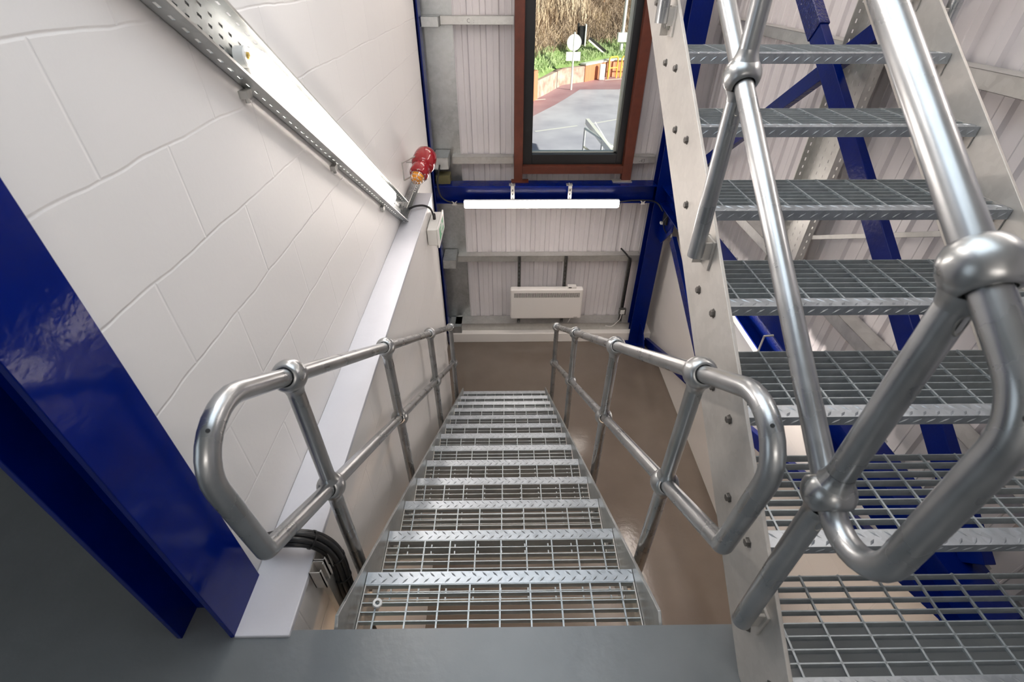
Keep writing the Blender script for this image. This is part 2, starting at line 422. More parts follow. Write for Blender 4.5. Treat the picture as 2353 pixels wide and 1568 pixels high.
# ------------------------------------------------------------------ handrails
RT = .0242
def ball(c, d, r=.047):
    a = .034; prof = [(-.018, .0262), (-a, .0268)]
    n = 12
    for i in range(n+1):
        t = -a+2*a*i/n; prof.append((t, math.sqrt(r*r-t*t)))
    prof += [(a, .0268), (.018, .0262)]
    mb = MB().lathe(c, d, prof, 32)
    return mb
def handrail(name, label, x, side, top, mid, posts, feet, d, loop_y, end_y, loc, radii=(.10, .045), endball=True, bracket_dy=.034, slots=False, slant=0.0):
    """top(y), mid(y): heights of the rails; side: +1 when the stringer lies towards +x of the tube"""
    root = thing(name, label, 'handrail', loc, None)
    dv = V((0, 1, d)).normalized()
    P = lambda y, z: V((x, y, z))
    y0 = posts[0]
    lb = loop_y+slant
    loop = arc_path([P(y0, top(y0)), P(loop_y, top(loop_y)), P(lb, mid(lb)), P(y0, mid(y0))], list(radii), 10)
    obj('end_loop', MB().tube(loop, RT, 24), 'galv', root)
    lc = loop[6]; tg = (loop[7]-loop[5]).normalized(); hd = V((.53, -.8, 1.6))-lc; hd = (hd-tg*hd.dot(tg)).normalized(); hd = (hd*1.0+V((0, -.35, .45))); hd = (hd-tg*hd.dot(tg)).normalized()
    obj('vent_hole', MB().lathe(lc, hd, [(RT-.004, .0045), (RT+.0006, .0045), (RT+.0006, 0)], 10), 'black', root)
    obj('top_rail', MB().tube([P(y0, top(y0)), P(end_y, top(end_y))], RT, 24), 'galv', root)
    obj('mid_rail', MB().tube([P(y0, mid(y0)), P(end_y, mid(end_y))], RT*.97, 24), 'galv', root)
    for i, y in enumerate(posts):
        zb = feet(y)
        p = obj('post', MB().tube([P(y, zb), P(y, mid(y)), P(y, top(y)-.035)], RT, 24, rs=[RT, RT, RT*.98]), 'galv', root)
        for z in (top(y), mid(y)):
            c = P(y, z)
            b_ = ball(c, dv)
            # welded necks where the post meets the ball
            b_.lathe(c, (0, 0, -1), [(.034, .0325), (.043, .0285), (.052, .0258), (.060, .0245)], 28)
            if z == mid(y): b_.lathe(c, (0, 0, 1), [(.034, .0325), (.043, .0285), (.052, .0258), (.060, .0245)], 28)
            obj('ball_joint', b_, 'galv_ball', root, ang=50)
            if slots:
                sdv = V((.05, -1, 0)).normalized(); tv = V((0, 0, 1)).cross(sdv); cc = c+V((0, 0, -.075))+sdv*(RT-.0035)
                rg = MB(); N_ = 18
                rg.tube([cc+tv*math.cos(2*PI*k/N_)*.0075*(1)+V((0, 0, 1))*math.sin(2*PI*k/N_)*.017+sdv*(.0035-.003*abs(math.cos(2*PI*k/N_))) for k in range(N_+1)], .0022, 6)
                ds = obj('drain_slot', rg, 'chrome_dull', p)
                hv = [cc+tv*math.cos(2*PI*k/14)*.0072+V((0, 0, 1))*math.sin(2*PI*k/14)*.0165+sdv*.0025 for k in range(14)]
                hm = MB().add(hv+[q-sdv*.006 for q in hv], [tuple(range(14)), tuple(range(27, 13, -1))]+[(k, (k+1) % 14, 14+(k+1) % 14, 14+k) for k in range(14)])
                obj('slot_hole', hm, 'black', p)
        s = side; xs = x+s*.0505
        br = MB().box(*sorted((xs-s*.008, xs)), y-.02, y+bracket_dy+.012, zb-.045, zb+.055)
        br.box(*sorted((x+s*.012, xs)), y+bracket_dy+.004, y+bracket_dy+.012, zb-.045, zb+.055)
        br.box(*sorted((x+s*.02, xs)), y-.012, y-.004, zb-.01, zb+.05)
        bk = obj('bracket', br, 'galv_plate', p, bevel=.0015)
        obj('nut', MB().hexbolt((xs-s*.008, y+.026, zb-.012), (-s, 0, 0), .0115, .014).lathe((xs-s*.02, y+.026, zb-.012), (-s, 0, 0), [(0, .006), (.007, .006), (.007, 0)], 10), 'chrome_dull', p, ang=30)
    return root
M_['chrome_dull'] = galv('zinc nut', (.42, .42, .40), .35, .9, .1, 80)

top_d = lambda y: .731-SL*(y-.18)
mid_d = lambda y: .236-SL*(y-.18)
posts_d = [.18, 1.03, 2.15, 3.28]
feet_d = lambda y: nd(y)-.14
for nm, lb, x, s, ps in (
    ('handrail', 'tubular galvanised ball-jointed handrail along the left side of the descending staircase, beside the white wall', -.0615, 1, [.18, 1.04, 2.16, 3.30]),
    ('handrail', 'tubular galvanised ball-jointed handrail along the right side of the descending staircase', 1.0615, -1, [.18, 1.02, 2.14, 3.27])):
    handrail(nm, lb, x, s, top_d, mid_d, ps, feet_d, -SL, -.230, ps[-1], (x, 1.7, ZF+.3), (.115, .026), slant=.05)
top_u = lambda y: 1.309+SL*(y+.258)+.0
mid_u = lambda y: .812+SL*(y+.277)
feet_u = lambda y: nu(y)-.085 if y < 0 else nu(y)-.04
XR = UX-.011-.0505
handrail('handrail', 'large galvanised handrail with end loop on the left of the rising staircase, nearest the camera', XR, 1, top_u, mid_u,
         [-.265, .583, 1.425, 2.27], feet_u, SL, -.425, 2.3, (XR, 1, .2), (.12, .085), slots=True)
XR2 = UX+1.011+.0505
handrail('handrail', 'tubular galvanised handrail on the far right side of the rising staircase, by the cladding', XR2, -1, top_u, mid_u,
         [-.265, .583, 1.425, 2.27], feet_u, SL, -.425, 2.3, (XR2, 1, .2), (.12, .085))

# ================================================================== BLUE STEELWORK
def hsec_v(x0, x1, y0, y1, z0, z1, flange='x', t=.013, tw=.009):
    mb = MB(); xm, ym = (x0+x1)/2, (y0+y1)/2
    if flange == 'x':   # flanges face +-x
        mb.box(x0, x0+t, y0, y1, z0, z1).box(x1-t, x1, y0, y1, z0, z1).box(x0+t, x1-t, ym-tw/2, ym+tw/2, z0, z1)
    else:
        mb.box(x0, x1, y0, y0+t, z0, z1).box(x0, x1, y1-t, y1, z0, z1).box(xm-tw/2, xm+tw/2, y0+t, y1-t, z0, z1)
    return mb
c = obj('steel_column', hsec_v(-.475, -.298, -.192, -.004, 0.0, ZC, 'x', .016, .011), 'blue', bevel=.002)
tag(c, 'glossy blue steel column standing on the landing in the left foreground', 'column')
c = obj('steel_column', hsec_v(-.48, -.278, 4.625, 4.80, ZF, ZC, 'x'), 'blue_far'); tag(c, 'narrow blue steel column at the far left corner behind the white wall', 'column')
t = thing('steel_column', 'blue steel column in the far right corner beside the window', 'column', (2.37, 4.7, ZF))
obj('column_shaft', hsec_v(2.275, 2.475, 4.60, 4.79, ZF, ZC, 'y'), 'blue_far', t, bevel=.002)
obj('base_plate', MB().box(2.25, 2.56, 4.56, 4.85, ZF, ZF+.02), 'blue_far', t)
obj('gusset_plate', MB().prism([(4.60, -.56), (4.18, -.56), (4.18, -.72), (4.45, -.98), (4.60, -.98)], 0, 2.395, 2.407), 'blue_far', t)
obj('gusset_plate', MB().prism([(4.60, ZF+.02), (4.20, ZF+.02), (4.20, ZF+.14), (4.45, ZF+.38), (4.60, ZF+.38)], 0, 2.395, 2.407), 'blue_far', t)
c = obj('steel_column', hsec_v(2.30, 2.49, -.28, -.10, ZF, ZC, 'y'), 'blue_far'); tag(c, 'blue steel column at the right edge beside the rising staircase', 'column')
def isec(axis, a, b, p0, p1, z0, z1, t=.012):
    mb = MB(); pm = (p0+p1)/2
    if axis == 'x': mb.box(a, b, p0, p1, z1-t, z1).box(a, b, p0, p1, z0, z0+t).box(a, b, pm-.004, pm+.004, z0+t, z1-t)
    else: mb.box(p0, p1, a, b, z1-t, z1).box(p0, p1, a, b, z0, z0+t).box(pm-.004, pm+.004, a, b, z0+t, z1-t)
    return mb
mb = isec('x', -.277, 2.273, 4.60, 4.79, -.54, -.335)
c = obj('steel_beam', mb, 'blue_far', bevel=.002); tag(c, 'horizontal blue steel beam across the far wall under the window', 'beam')
c = obj('steel_beam', isec('y', -.10, 4.60, 2.33, 2.50, -.54, -.335), 'blue_far'); tag(c, 'blue steel beam running along the right wall behind the rising treads', 'beam')
def brace(a, b, wid, x, label, wrap=None):
    mb = MB().beam((x, *a), (x, *b), wid, .05)
    o = obj('brace', mb, 'blue_far', bevel=.004); return tag(o, label, 'brace')
brace((4.55, -.27), (1.3, 1.95), .10, 2.50, 'blue diagonal brace rising towards the camera from the far column')
b_ = thing('brace', 'wider blue diagonal brace crossing in front of the other behind the rising treads', 'brace', (2.44, .2, -.3))
obj('brace_bar', MB().beam((2.44, .16, -.30), (2.44, 4.2, 2.35), .115, .05), 'blue_far', b_, bevel=.004)
wr = MB(); n_ = 26
M_['blue_wrap'] = mat('thick rough blue paint', (.0003, .007, .10), .2, 0, bump=(45, .012), spec=.5)
obj('wrinkled_sleeve', MB().beam((2.44, 2.62, 1.315), (2.44, 3.25, 1.727), .128, .066), 'blue_wrap', b_, bevel=.006)
brace((4.5, -2.52), (.0, -.60), .12, 2.50, 'blue diagonal brace rising from the foot of the far right column towards the camera')
brace((4.15, -.79), (.04, -2.56), .11, 2.42, 'blue diagonal brace dropping from the far right column towards the camera')

# ================================================================== GIRTS AND FAR WALL METALWORK
def girt_x(x0, x1, zt, zb, label, name='wall_girt', yf=4.85, ym=4.996):
    mb = MB().box(x0, x1, yf, yf+.004, zb, zt).box(x0, x1, yf, YW-.03, zt-.003, zt).box(x0, x1, yf, yf+.03, zb, zb+.003)
    o = obj(name, mb, 'girt', bevel=.001); return tag(o, label, 'girt')
gl_ = girt_x(-.10, .625, 1.262, 1.188, 'galvanised girt left of the window near the top edge of the picture')
girt_x(-.08, .625, -.085, -.163, 'galvanised girt left of the window just above the far blue beam')
girt_x(1.995, 2.27, 1.262, 1.188, 'short galvanised girt right of the window, high up')
gw = girt_x(1.995, 2.27, -.085, -.163, 'short galvanised girt right of the window, just above the far blue beam')
girt_x(-.10, 2.30, -1.352, -1.435, 'long galvanised girt across the far wall above the panel heater')
o = obj('wall_girt', MB().box(-.20, 2.30, 4.77, 4.774, -2.499, -2.385).box(-.20, 2.30, 4.77, YW-.03, -2.389, -2.385), 'girt', bevel=.001)
tag(o, 'galvanised channel on the white kerb at the foot of the far wall', 'girt')
for zt, lb, yy, hh in ((1.262, 'galvanised box cleat on the far left column, near the top of the picture', 4.72, .085), (-.03, 'galvanised box cleat on the far left column behind the red beacon', 4.64, .13),
                   (-1.30, 'galvanised box cleat on the far left column above the handrail end', 4.64, .12), (-2.385, 'galvanised box cleat at the foot of the far left column', 4.70, .11)):
    w_ = .165
    mb = MB().box(-.27, -.27+w_, yy, YW-.05, zt-.004, zt).box(-.27, -.27+w_, yy, yy+.004, zt-hh, zt).box(-.274+w_, -.27+w_, yy, YW-.05, zt-hh, zt).box(-.27, -.27+w_, yy, YW-.05, zt-hh, zt-hh+.004)
    o = obj('girt_cleat', mb, 'galv_sheet', bevel=.0015); tag(o, lb, 'bracket')
o = obj('packing_block', MB().box(-.262, -.10, 4.66, 4.82, -.334, -.235), 'wood', bevel=.006); tag(o, 'dark mineral wool block resting on the left end of the far beam', 'block')
def girt_y(y0, y1, zt, zb, label, xf=2.65):
    mb = MB().box(xf, xf+.004, y0, y1, zb, zt).box(xf, 2.77, y0, y1, zt-.003, zt).box(xf, xf+.03, y0, y1, zb, zb+.003)
    o = obj('wall_girt', mb, 'girt', bevel=.001); return tag(o, label, 'girt')
girt_y(-3.4, 4.84, 1.265, 1.19, 'long galvanised girt along the right wall near the top of the picture')
girt_y(-3.4, 4.84, -.13, -.215, 'long galvanised girt along the right wall seen between the rising treads')
o = obj('support_rail', MB().beam((2.63, 2.18, .175), (2.63, .55, .985), .028, .028), 'girt', bevel=.002); tag(o, 'slim galvanised rail sloping along the right wall from the perforated tray', 'rail')
# perforated trays (slotted channels)
def tray(name, label, o0, d, n, f, L, wd, h, slots=True, loc=None, bottom='galv_sheet', pitch=.05):
    """o0 corner, d long direction, n across the bed, f flange direction (into the room)"""
    o0 = V(o0); d = V(d).normalized(); n = V(n).normalized(); f = V(f).normalized()
    t = thing(name, label, 'cable tray', tuple(o0))
    def plate(org, u, v, lu, lv, th, rows, nrm):
        mb = MB(); cells = int(lu/pitch); 
        # slots cut as real openings: strips between rows
        vs_ = [0]
        for r_ in rows: vs_ += [r_-.004, r_+.004]
        vs_.append(lv)
        for i in range(0, len(vs_)-1, 2):
            a, b = vs_[i], vs_[i+1]
            mb.obox(org+u*lu/2+v*(a+b)/2+nrm*th/2, u, v, nrm, lu/2, (b-a)/2, th/2)
        for r_ in rows:
            for k in range(cells+1):
                a = max(0, k*pitch-.016+ (.0 if k % 2 else .003)); b = min(lu, k*pitch+.016)
                if b > a: mb.obox(org+u*(a+b)/2+v*r_+nrm*th/2, u, v, nrm, (b-a)/2, .0041, th/2)
        return mb
    mbb = plate(o0, d, n, L, wd, .0015, [wd*.2, wd*.4, wd*.6, wd*.8] if slots else [], f)
    obj('tray_bed', mbb, bottom, t)
    obj('tray_flange', plate(o0, d, f, L, h, .0015, [h*.45] if slots else [], n), bottom, t)
    obj('tray_flange', plate(o0+n*wd, d, f, L, h, .0015, [h*.45] if slots else [], -n), bottom, t)
    lip = MB()
    for q in (0, 1):
        sgn = 1 if q == 0 else -1
        lip.obox(o0+n*wd*q+f*h+n*sgn*.004+d*L/2, d, n, f, L/2, .004, .0015)
    obj('tray_lip', lip, 'girt', t)
    return t
sd_v = V((0, G, -R)).normalized(); sn_v = V((0, R, G)).normalized()
ty0 = -.9
tray('perforated_tray', 'long perforated galvanised tray sloping down the white wall and holding the lit batten', (-.306, ty0, 1.551-.677*(ty0-.554)), sd_v, sn_v, (1, 0, 0),
     (2.83-ty0)/sd_v.y, .158, .058)
tray('perforated_tray', 'short level perforated tray above the white ledge at the end of the sloping tray', (-.306, 2.86, .035), (0, 1, 0), (0, 0, 1), (1, 0, 0), .75, .085, .05)
tray('perforated_tray', 'upright perforated galvanised cable tray on the right wall behind the rising treads', (2.645, 2.22, -.5), (0, 0, 1), (0, 1, 0), (-1, 0, 0), 3.0, .36, .06, bottom='girt')
for y in (.9, 1.55, 2.3):
    z = 1.551-.677*(y-.554)
    o = obj('beam_clamp', MB().box(-.31, -.285, y-.02, y+.02, z-.035, z-.012).lathe((-.297, y, z-.03), (0, 0, -1), [(0, .008), (.02, .008), (.02, 0)], 8), 'girt')
    tag(o, {.9: 'small zinc wall clip under the sloping tray, nearest the upper end', 1.55: 'small zinc wall clip under the middle of the sloping tray', 2.3: 'small zinc wall clip under the lower end of the sloping tray'}[y], 'clip')

# ================================================================== BATTEN LIGHTS
def batten(label, c, d, n, f, L, wd=.085, dep=.075, dm='lamp'):
    """c centre of the back, d length dir, n width dir, f facing dir"""
    c = V(c); d = V(d).normalized(); n = V(n).normalized(); f = V(f).normalized()
    t = thing('batten_light', label, 'light', tuple(c))
    obj('lamp_body', MB().obox(c+f*dep*.25, d, n, f, L/2, wd/2, dep*.25), 'white_plastic', t, bevel=.008)
    # rounded translucent diffuser
    prof = []; n1 = 10
    for i in range(n1+1):
        a = PI*i/n1; prof.append((math.cos(a)*wd/2*.97, math.sin(a)**.7*dep*.55))
    mb = MB(); vs = []; K = [(-L/2+.004, .35), (-L/2+.012, .8), (-L/2+.03, 1), (L/2-.03, 1), (L/2-.012, .8), (L/2-.004, .35)]
    for tt, sc in K:
        for u, v_ in prof: vs.append(c+f*dep*.48+d*tt+n*u*(.8+.2*sc)+f*v_*sc)
    m_ = len(prof); fs = []
    for i in range(len(K)-1):
        for j in range(m_-1): fs.append((i*m_+j, i*m_+j+1, (i+1)*m_+j+1, (i+1)*m_+j))
    fs.append(tuple(range(m_))); fs.append(tuple((len(K)-1)*m_+j for j in range(m_)))
    mb.add(vs, fs)
    obj('diffuser', mb, dm, t, ang=50)
    return t
yl = lambda y, off: 1.551-.677*(y-.554)+off
cL = V((-.30, 1.665, yl(1.665, .082)))
bl = batten('lit white LED batten fixed in the sloping tray on the white wall', cL, sd_v, sn_v, (1, 0, 0), 1.80, .09, .085)
e0 = cL-sd_v*.90
obj('mounting_ear', MB().lathe(e0-sd_v*.02+V((.012, 0, 0)), (1, 0, 0), [(0, .0), (0, .03), (.03, .03), (.034, .026), (.034, 0)], 20), 'white_plastic', bl)
obj('fixing_screw', MB().lathe(e0-sd_v*.025+V((.046, 0, 0)), (1, 0, 0), [(0, .011), (.006, .010), (.008, 0)], 12), 'brass', bl)
def writing(txt, loc, size, rot, parent, name='marker_writing'):
    cu = bpy.data.curves.new(name, 'FONT'); cu.body = txt; cu.size = size; cu.extrude = .0003; cu.offset = -.0008
    to = bpy.data.objects.new('tmp_text', cu); COL.objects.link(to); bpy.context.view_layer.update()
    me = bpy.data.meshes.new_from_object(to); bpy.data.objects.remove(to)
    me.name = name; me.transform(Matrix.Translation(V(loc)-wloc(parent)) @ Matrix.Rotation(rot, 4, 'Z') @ Matrix.Rotation(PI/2, 4, 'X'))
    me.materials.clear(); me.materials.append(M_['darkgrey']); o = bpy.data.objects.new(name, me); link(o, parent); return o
bf = batten('lit white LED batten hung along the front of the far blue beam', (.95, 4.585, -.525), (1, 0, 0), (0, 0, 1), (0, -1, 0), 1.80, .09, .08)
for xx in (.613, 1.27):
    bk = MB().box(xx-.021, xx+.021, 4.575, 4.583, -.475, -.325)
    obj('hanging_strap', bk, 'girt', bf, bevel=.001)
    for k in range(3):
        obj('slot', MB().box(xx-.006, xx+.006, 4.5735, 4.575, -.375-.045*k-.012, -.375-.045*k+.012), 'black', bf)
    obj('fixing_rod', MB().tube([(xx, 4.579, -.33), (xx-.012, 4.62, -.305)], .005, 8).box(xx-.04, xx+.03, 4.60, 4.66, -.333, -.325), 'girt', bf)
br_ = batten('lit white LED batten on the right wall seen behind the rising treads', (2.215, 2.15, -.505), (0, 1, 0), (1, 0, 0), (0, 0, -1), 1.56, .10, .08)
for yy in (1.75, 2.55): obj('fixing_rod', MB().tube([(2.27, yy, -.5), (2.27, yy, -.34), (2.33, yy, -.335)], .008, 8), 'girt', br_)
batten('added unseen LED batten above the stairwell, for fill light', (-.28, 1.2, 2.35), (0, 1, 0), (0, 0, 1), (1, 0, 0), 1.5, .1, .08)  # unseen fixture added to light the stairwell
batten('added unseen LED batten above the window, brightening the stairwell', (.9, 4.55, 2.35), (1, 0, 0), (0, 0, 1), (0, -1, 0), 1.8, .12, .09)  # put in out of view to throw light down the stairwell
batten('added unseen LED batten on the right wall, brightening the far end of the stairwell', (2.4, 3.2, 2.35), (0, 1, 0), (0, 0, 1), (-1, 0, 0), 1.8, .12, .09)  # extra out-of-view fixture that lifts the brightness of the lower area
batten('added unseen LED batten on the back wall, for fill light', (.8, -3.49, 2.2), (1, 0, 0), (0, 0, 1), (0, 1, 0), 1.5, .1, .08)  # added behind the camera as fill for the near side
batten('white LED batten on the right wall above the rising staircase', (2.62, 1.0, 2.45), (0, 1, 0), (0, 0, 1), (-1, 0, 0), 1.5, .1, .08)
batten('added unseen warm LED batten under the landing slab, for fill light', (1.0, -.9, -.225), (1, 0, 0), (0, 1, 0), (0, 0, -1), 1.8, .13, .08, 'fill_warm')  # added out of view; its warm glow colours the lower walls

writing('C  :', (.16, 4.8495, 1.205), .05, 0, gl_)
writing('-43', (2.08, 4.8495, -.150), .055, 0, gw)
# ================================================================== HEATER
t = thing('panel_heater', 'white electric panel heater with slotted top vent hung on the far wall', 'heater', (1.09, 4.75, -2.25))
hx0, hx1, hz0, hz1 = .588, 1.575, -2.245, -1.765
obj('heater_body', MB().box(hx0, hx1, 4.68, 4.775, hz0, hz1), 'heater', t, bevel=.022)
gm = MB()
for k in range(80): 
    xx = hx0+.055+k*(hx1-hx0-.11)/79
    gm.box(xx-.003, xx+.003, 4.6785, 4.681, hz1-.125, hz1-.055)
gr = obj('vent_grille', MB().box(hx0+.05, hx1-.05, 4.679, 4.6805, hz1-.13, hz1-.05), 'heater', t)
sl = obj('vent_slots', gm, 'darkgrey', t)
obj('control_unit', MB().box(1.36, 1.475, 4.70, 4.77, hz1, hz1+.03), 'heater', t, bevel=.004)
obj('display', MB().box(1.37, 1.41, 4.698, 4.7, hz1+.008, hz1+.024), 'darkgrey', t)
obj('maker_mark', MB().box(1.47, 1.52, 4.6785, 4.68, hz0+.026, hz0+.032), 'darkgrey', t)
def strut(x, z0, z1, label, cable=False, y=4.80):
    o = thing('slotted_strut', label, 'strut', (x, y, z0))
    mb = MB().box(x-.021, x-.018, y, y+.041, z0, z1).box(x+.018, x+.021, y, y+.041, z0, z1)
    mb.box(x-.021, x-.008, y, y+.003, z0, z1).box(x+.008, x+.021, y, y+.003, z0, z1)
    mb.box(x-.02, x+.02, y+.038, y+.041, z0, z1)
    obj('channel', mb, 'galv_strut', o)
    sm_ = MB(); z = z0+.03
    while z < z1-.03: sm_.box(x-.006, x+.006, y+.035, y+.038, z, z+.03); z += .06
    obj('slot_row', sm_, 'galv_nose' if not cable else 'black', o)
    return o
M_['galv_strut'] = galv('dark galvanised strut', (.17, .17, .165), .4, .7, .1, 40)
strut(.708, -2.55, -1.35, 'slotted strut behind the left part of the panel heater')
strut(1.322, -2.55, -1.35, 'slotted strut behind the right part of the panel heater')
strut(2.165, -2.50, -1.38, 'slotted strut carrying black cable right of the panel heater', True)
bc = smooth_path([(2.06, 4.95, -1.30), (2.12, 4.80, -1.33), (2.165, 4.78, -1.42), (2.168, 4.78, -1.8), (2.166, 4.78, -2.12)], 6)
o = obj('power_cable', MB().tube(bc, .011, 8), 'black'); tag(o, 'black cable running down the strut to the switched outlet', 'cable')
t = thing('fused_outlet', 'small white switched outlet on the strut right of the panel heater', 'outlet', (2.17, 4.77, -2.2))
obj('back_box', MB().box(2.12, 2.215, 4.755, 4.798, -2.235, -2.14), 'galv_strut', t, bevel=.003)
obj('face_plate', MB().box(2.135, 2.195, 4.748, 4.756, -2.22, -2.155), 'white_plastic', t, bevel=.002)
o = obj('heater_flex', MB().tube(smooth_path([(2.155, 4.75, -2.22), (2.14, 4.74, -2.30), (2.10, 4.74, -2.36), (2.04, 4.74, -2.42), (1.95, 4.75, -2.42)], 6), .005, 6), 'white_plastic')
tag(o, 'thin white flex dangling from the switched outlet', 'cable')
o = obj('heater_flex', MB().tube(smooth_path([(1.45, 4.73, -2.24), (1.43, 4.74, -2.29), (1.41, 4.76, -2.36)], 6), .004, 6), 'white_plastic')
tag(o, 'short white flex hanging below the panel heater', 'cable')

# ================================================================== BEACON, EXIT SIGN
bc_ = V((-.16, 3.27, .325)); ax = V((-.22, -.86, -.42)).normalized()
t = thing('alarm_beacon', 'red alarm beacon with amber caged lens on the white wall', 'beacon', tuple(bc_))
obj('housing', MB().lathe(bc_, ax, [(-.15, 0), (-.15, .05), (-.142, .07), (-.12, .088), (-.08, .096), (.0, .096), (.02, .086), (.03, .075), (.032, .0)], 36), 'beacon_red', t)
obj('collar', MB().lathe(bc_, ax, [(.02, .07), (.03, .076), (.09, .078), (.11, .078), (.125, .07), (.13, .055), (.128, 0)], 36), 'beacon_red', t)
obj('gland', MB().lathe(bc_+ax*.0+V((0, 0, .085)), (1, 0, 0), [(-.04, 0), (-.04, .016), (.04, .016), (.04, 0)], 12), 'beacon_red', t)
obj('lens', MB().lathe(bc_, ax, [(.125, .052), (.15, .052), (.175, .045), (.19, .028), (.194, 0)], 28), 'amber', t)
cg = MB(); a1 = ax.cross(V((0, 0, 1))).normalized(); a2 = ax.cross(a1)
for q, rr in ((.135, .058), (.165, .055), (.19, .040), (.202, .018)):
    cg.tube([bc_+ax*q+(a1*math.cos(2*PI*k/20)+a2*math.sin(2*PI*k/20))*rr for k in range(21)], .0022, 6)
for k in range(3):
    a = PI*k/3; dd = a1*math.cos(a)+a2*math.sin(a)
    cg.tube([bc_+ax*.125+dd*.058, bc_+ax*.165+dd*.056, bc_+ax*.192+dd*.040, bc_+ax*.205, bc_+ax*.192-dd*.040, bc_+ax*.165-dd*.056, bc_+ax*.125-dd*.058], .0022, 6)
obj('wire_guard', cg, 'chrome', t)
bs = MB()
for k in range(6):
    a = 2*PI*k/6+.3; bs.hexbolt(bc_+ax*.122+(a1*math.cos(a)+a2*math.sin(a))*.066, ax, .006, .008)
obj('screws', bs, 'chrome', t)
bb = MB()
y0, y1, z0, z1 = 3.08, 3.34, .262, .40
for p, q_ in (((-.29, y0, z1), (-.17, y1, z1)), ((-.29, y0, z0), (-.29, y0, z1)), ((-.29, y0, z0), (-.17, y1, z0))):
    bb.beam(p, q_, .012, .008, (0, 0, 1) if p[2] == q_[2] else (1, 0, 0))
bb.beam((-.305, y1, .33), (-.18, y1, .33), .05, .008, (0, 0, 1))
obj('wall_bracket', bb, 'girt', t)

t = thing('exit_sign', 'white emergency exit sign with green pictogram hung on the lower left wall', 'sign', (-.09, 3.2, -.2))
sx, sy0, sy1, sz0, sz1 = -.055, 2.99, 3.42, -.30, -.125
obj('sign_body', MB().box(-.145, sx, sy0+.02, sy1-.02, sz0+.01, sz1-.01), 'white_plastic', t, bevel=.012)
obj('sign_face', MB().box(sx, sx+.012, sy0, sy1, sz0, sz1), 'white_plastic', t, bevel=.004)
gy0, gy1 = sy0+.07, sy1-.07; xf_ = sx+.0125
obj('green_panel', MB().box(sx+.011, xf_, gy0, gy1, sz0+.03, sz1-.03), 'green', t)
pc = MB()   # running figure, door and arrow, white
zz = (sz0+sz1)/2; yy = gy0+.10
def quad(p): pc.prism(p, 0, xf_, xf_+.0008)
quad([(yy-.008, zz+.036), (yy+.008, zz+.036), (yy+.008, zz+.05), (yy-.008, zz+.05)])
quad([(yy-.014, zz-.004), (yy+.006, zz-.008), (yy+.012, zz+.03), (yy-.006, zz+.032)])
quad([(yy-.04, zz+.012), (yy-.036, zz+.020), (yy-.006, zz+.030), (yy-.004, zz+.022)])
quad([(yy-.014, zz-.004), (yy+.0, zz-.004), (yy-.022, zz-.045), (yy-.034, zz-.040)])
quad([(yy-.004, zz-.006), (yy+.008, zz-.004), (yy+.034, zz-.030), (yy+.026, zz-.038)])
quad([(yy+.045, zz-.05), (yy+.085, zz-.05), (yy+.085, zz+.05), (yy+.045, zz+.05)])
quad([(yy+.11, zz-.010), (yy+.16, zz-.010), (yy+.16, zz+.010), (yy+.11, zz+.010)])
quad([(yy+.11, zz-.03), (yy+.11, zz+.03), (yy+.085+.005, zz)])
obj('running_figure', pc, 'plain_white', t)
o = obj('sign_cable', MB().tube(smooth_path([(-.27, 3.02, .045), (-.22, 3.05, .055), (-.16, 3.10, .04), (-.118, 3.16, -.01), (-.105, 3.20, -.08), (-.10, 3.22, -.14)], 8), .009, 8).lathe((-.10, 3.22, -.11), (0, 0, -1), [(-.03, .009), (-.02, .014), (.02, .014), (.03, .01)], 10), 'black')
tag(o, 'black cable looping over the white ledge into the exit sign', 'cable')
# cable on far beam
o = obj('light_cable', MB().tube(smooth_path([(-.20, 4.62, -.10), (-.235, 4.585, -.28), (-.22, 4.58, -.42), (-.16, 4.58, -.49), (-.05, 4.58, -.525), (.06, 4.58, -.53)], 8), .009, 8), 'black')
tag(o, 'black cable curving to the left end of the far batten light', 'cable')
o = obj('light_cable', MB().tube(smooth_path([(1.84, 4.58, -.52), (2.0, 4.58, -.50), (2.2, 4.575, -.50), (2.30, 4.57, -.53), (2.36, 4.5, -.60)], 8), .009, 8), 'black')
tag(o, 'black cable from the right end of the far batten light', 'cable')
t = thing('junction_box', 'black junction box with cable clips at the top of the far right column brace', 'box', (2.42, 4.45, -.62))
obj('box_body', MB().box(2.37, 2.47, 4.36, 4.50, -.72, -.59), 'black', t, bevel=.012)
obj('cable_loop', MB().tube(smooth_path([(2.38, 4.36, -.60), (2.34, 4.34, -.66), (2.37, 4.33, -.76), (2.44, 4.33, -.82), (2.46, 4.34, -.70)], 6), .008, 8), 'black', t)
obj('white_clip', MB().box(2.33, 2.355, 4.40, 4.44, -.72, -.695).box(2.44, 2.46, 4.31, 4.34, -.84, -.80), 'white_plastic', t)
for xx, lb in ((-.06, 'small star-shaped zinc clip on the beam flange left of the far batten light'), (2.13, 'small zinc clip on the beam flange right of the far batten light')):
    o = obj('beam_clip', MB().box(xx-.02, xx+.02, 4.57, 4.60, -.545, -.515).beam((xx-.03, 4.58, -.50), (xx+.03, 4.58, -.54), .008, .02, (0, 1, 0)).beam((xx+.03, 4.58, -.50), (xx-.03, 4.58, -.54), .008, .02, (0, 1, 0)), 'chrome'); tag(o, lb, 'clip')

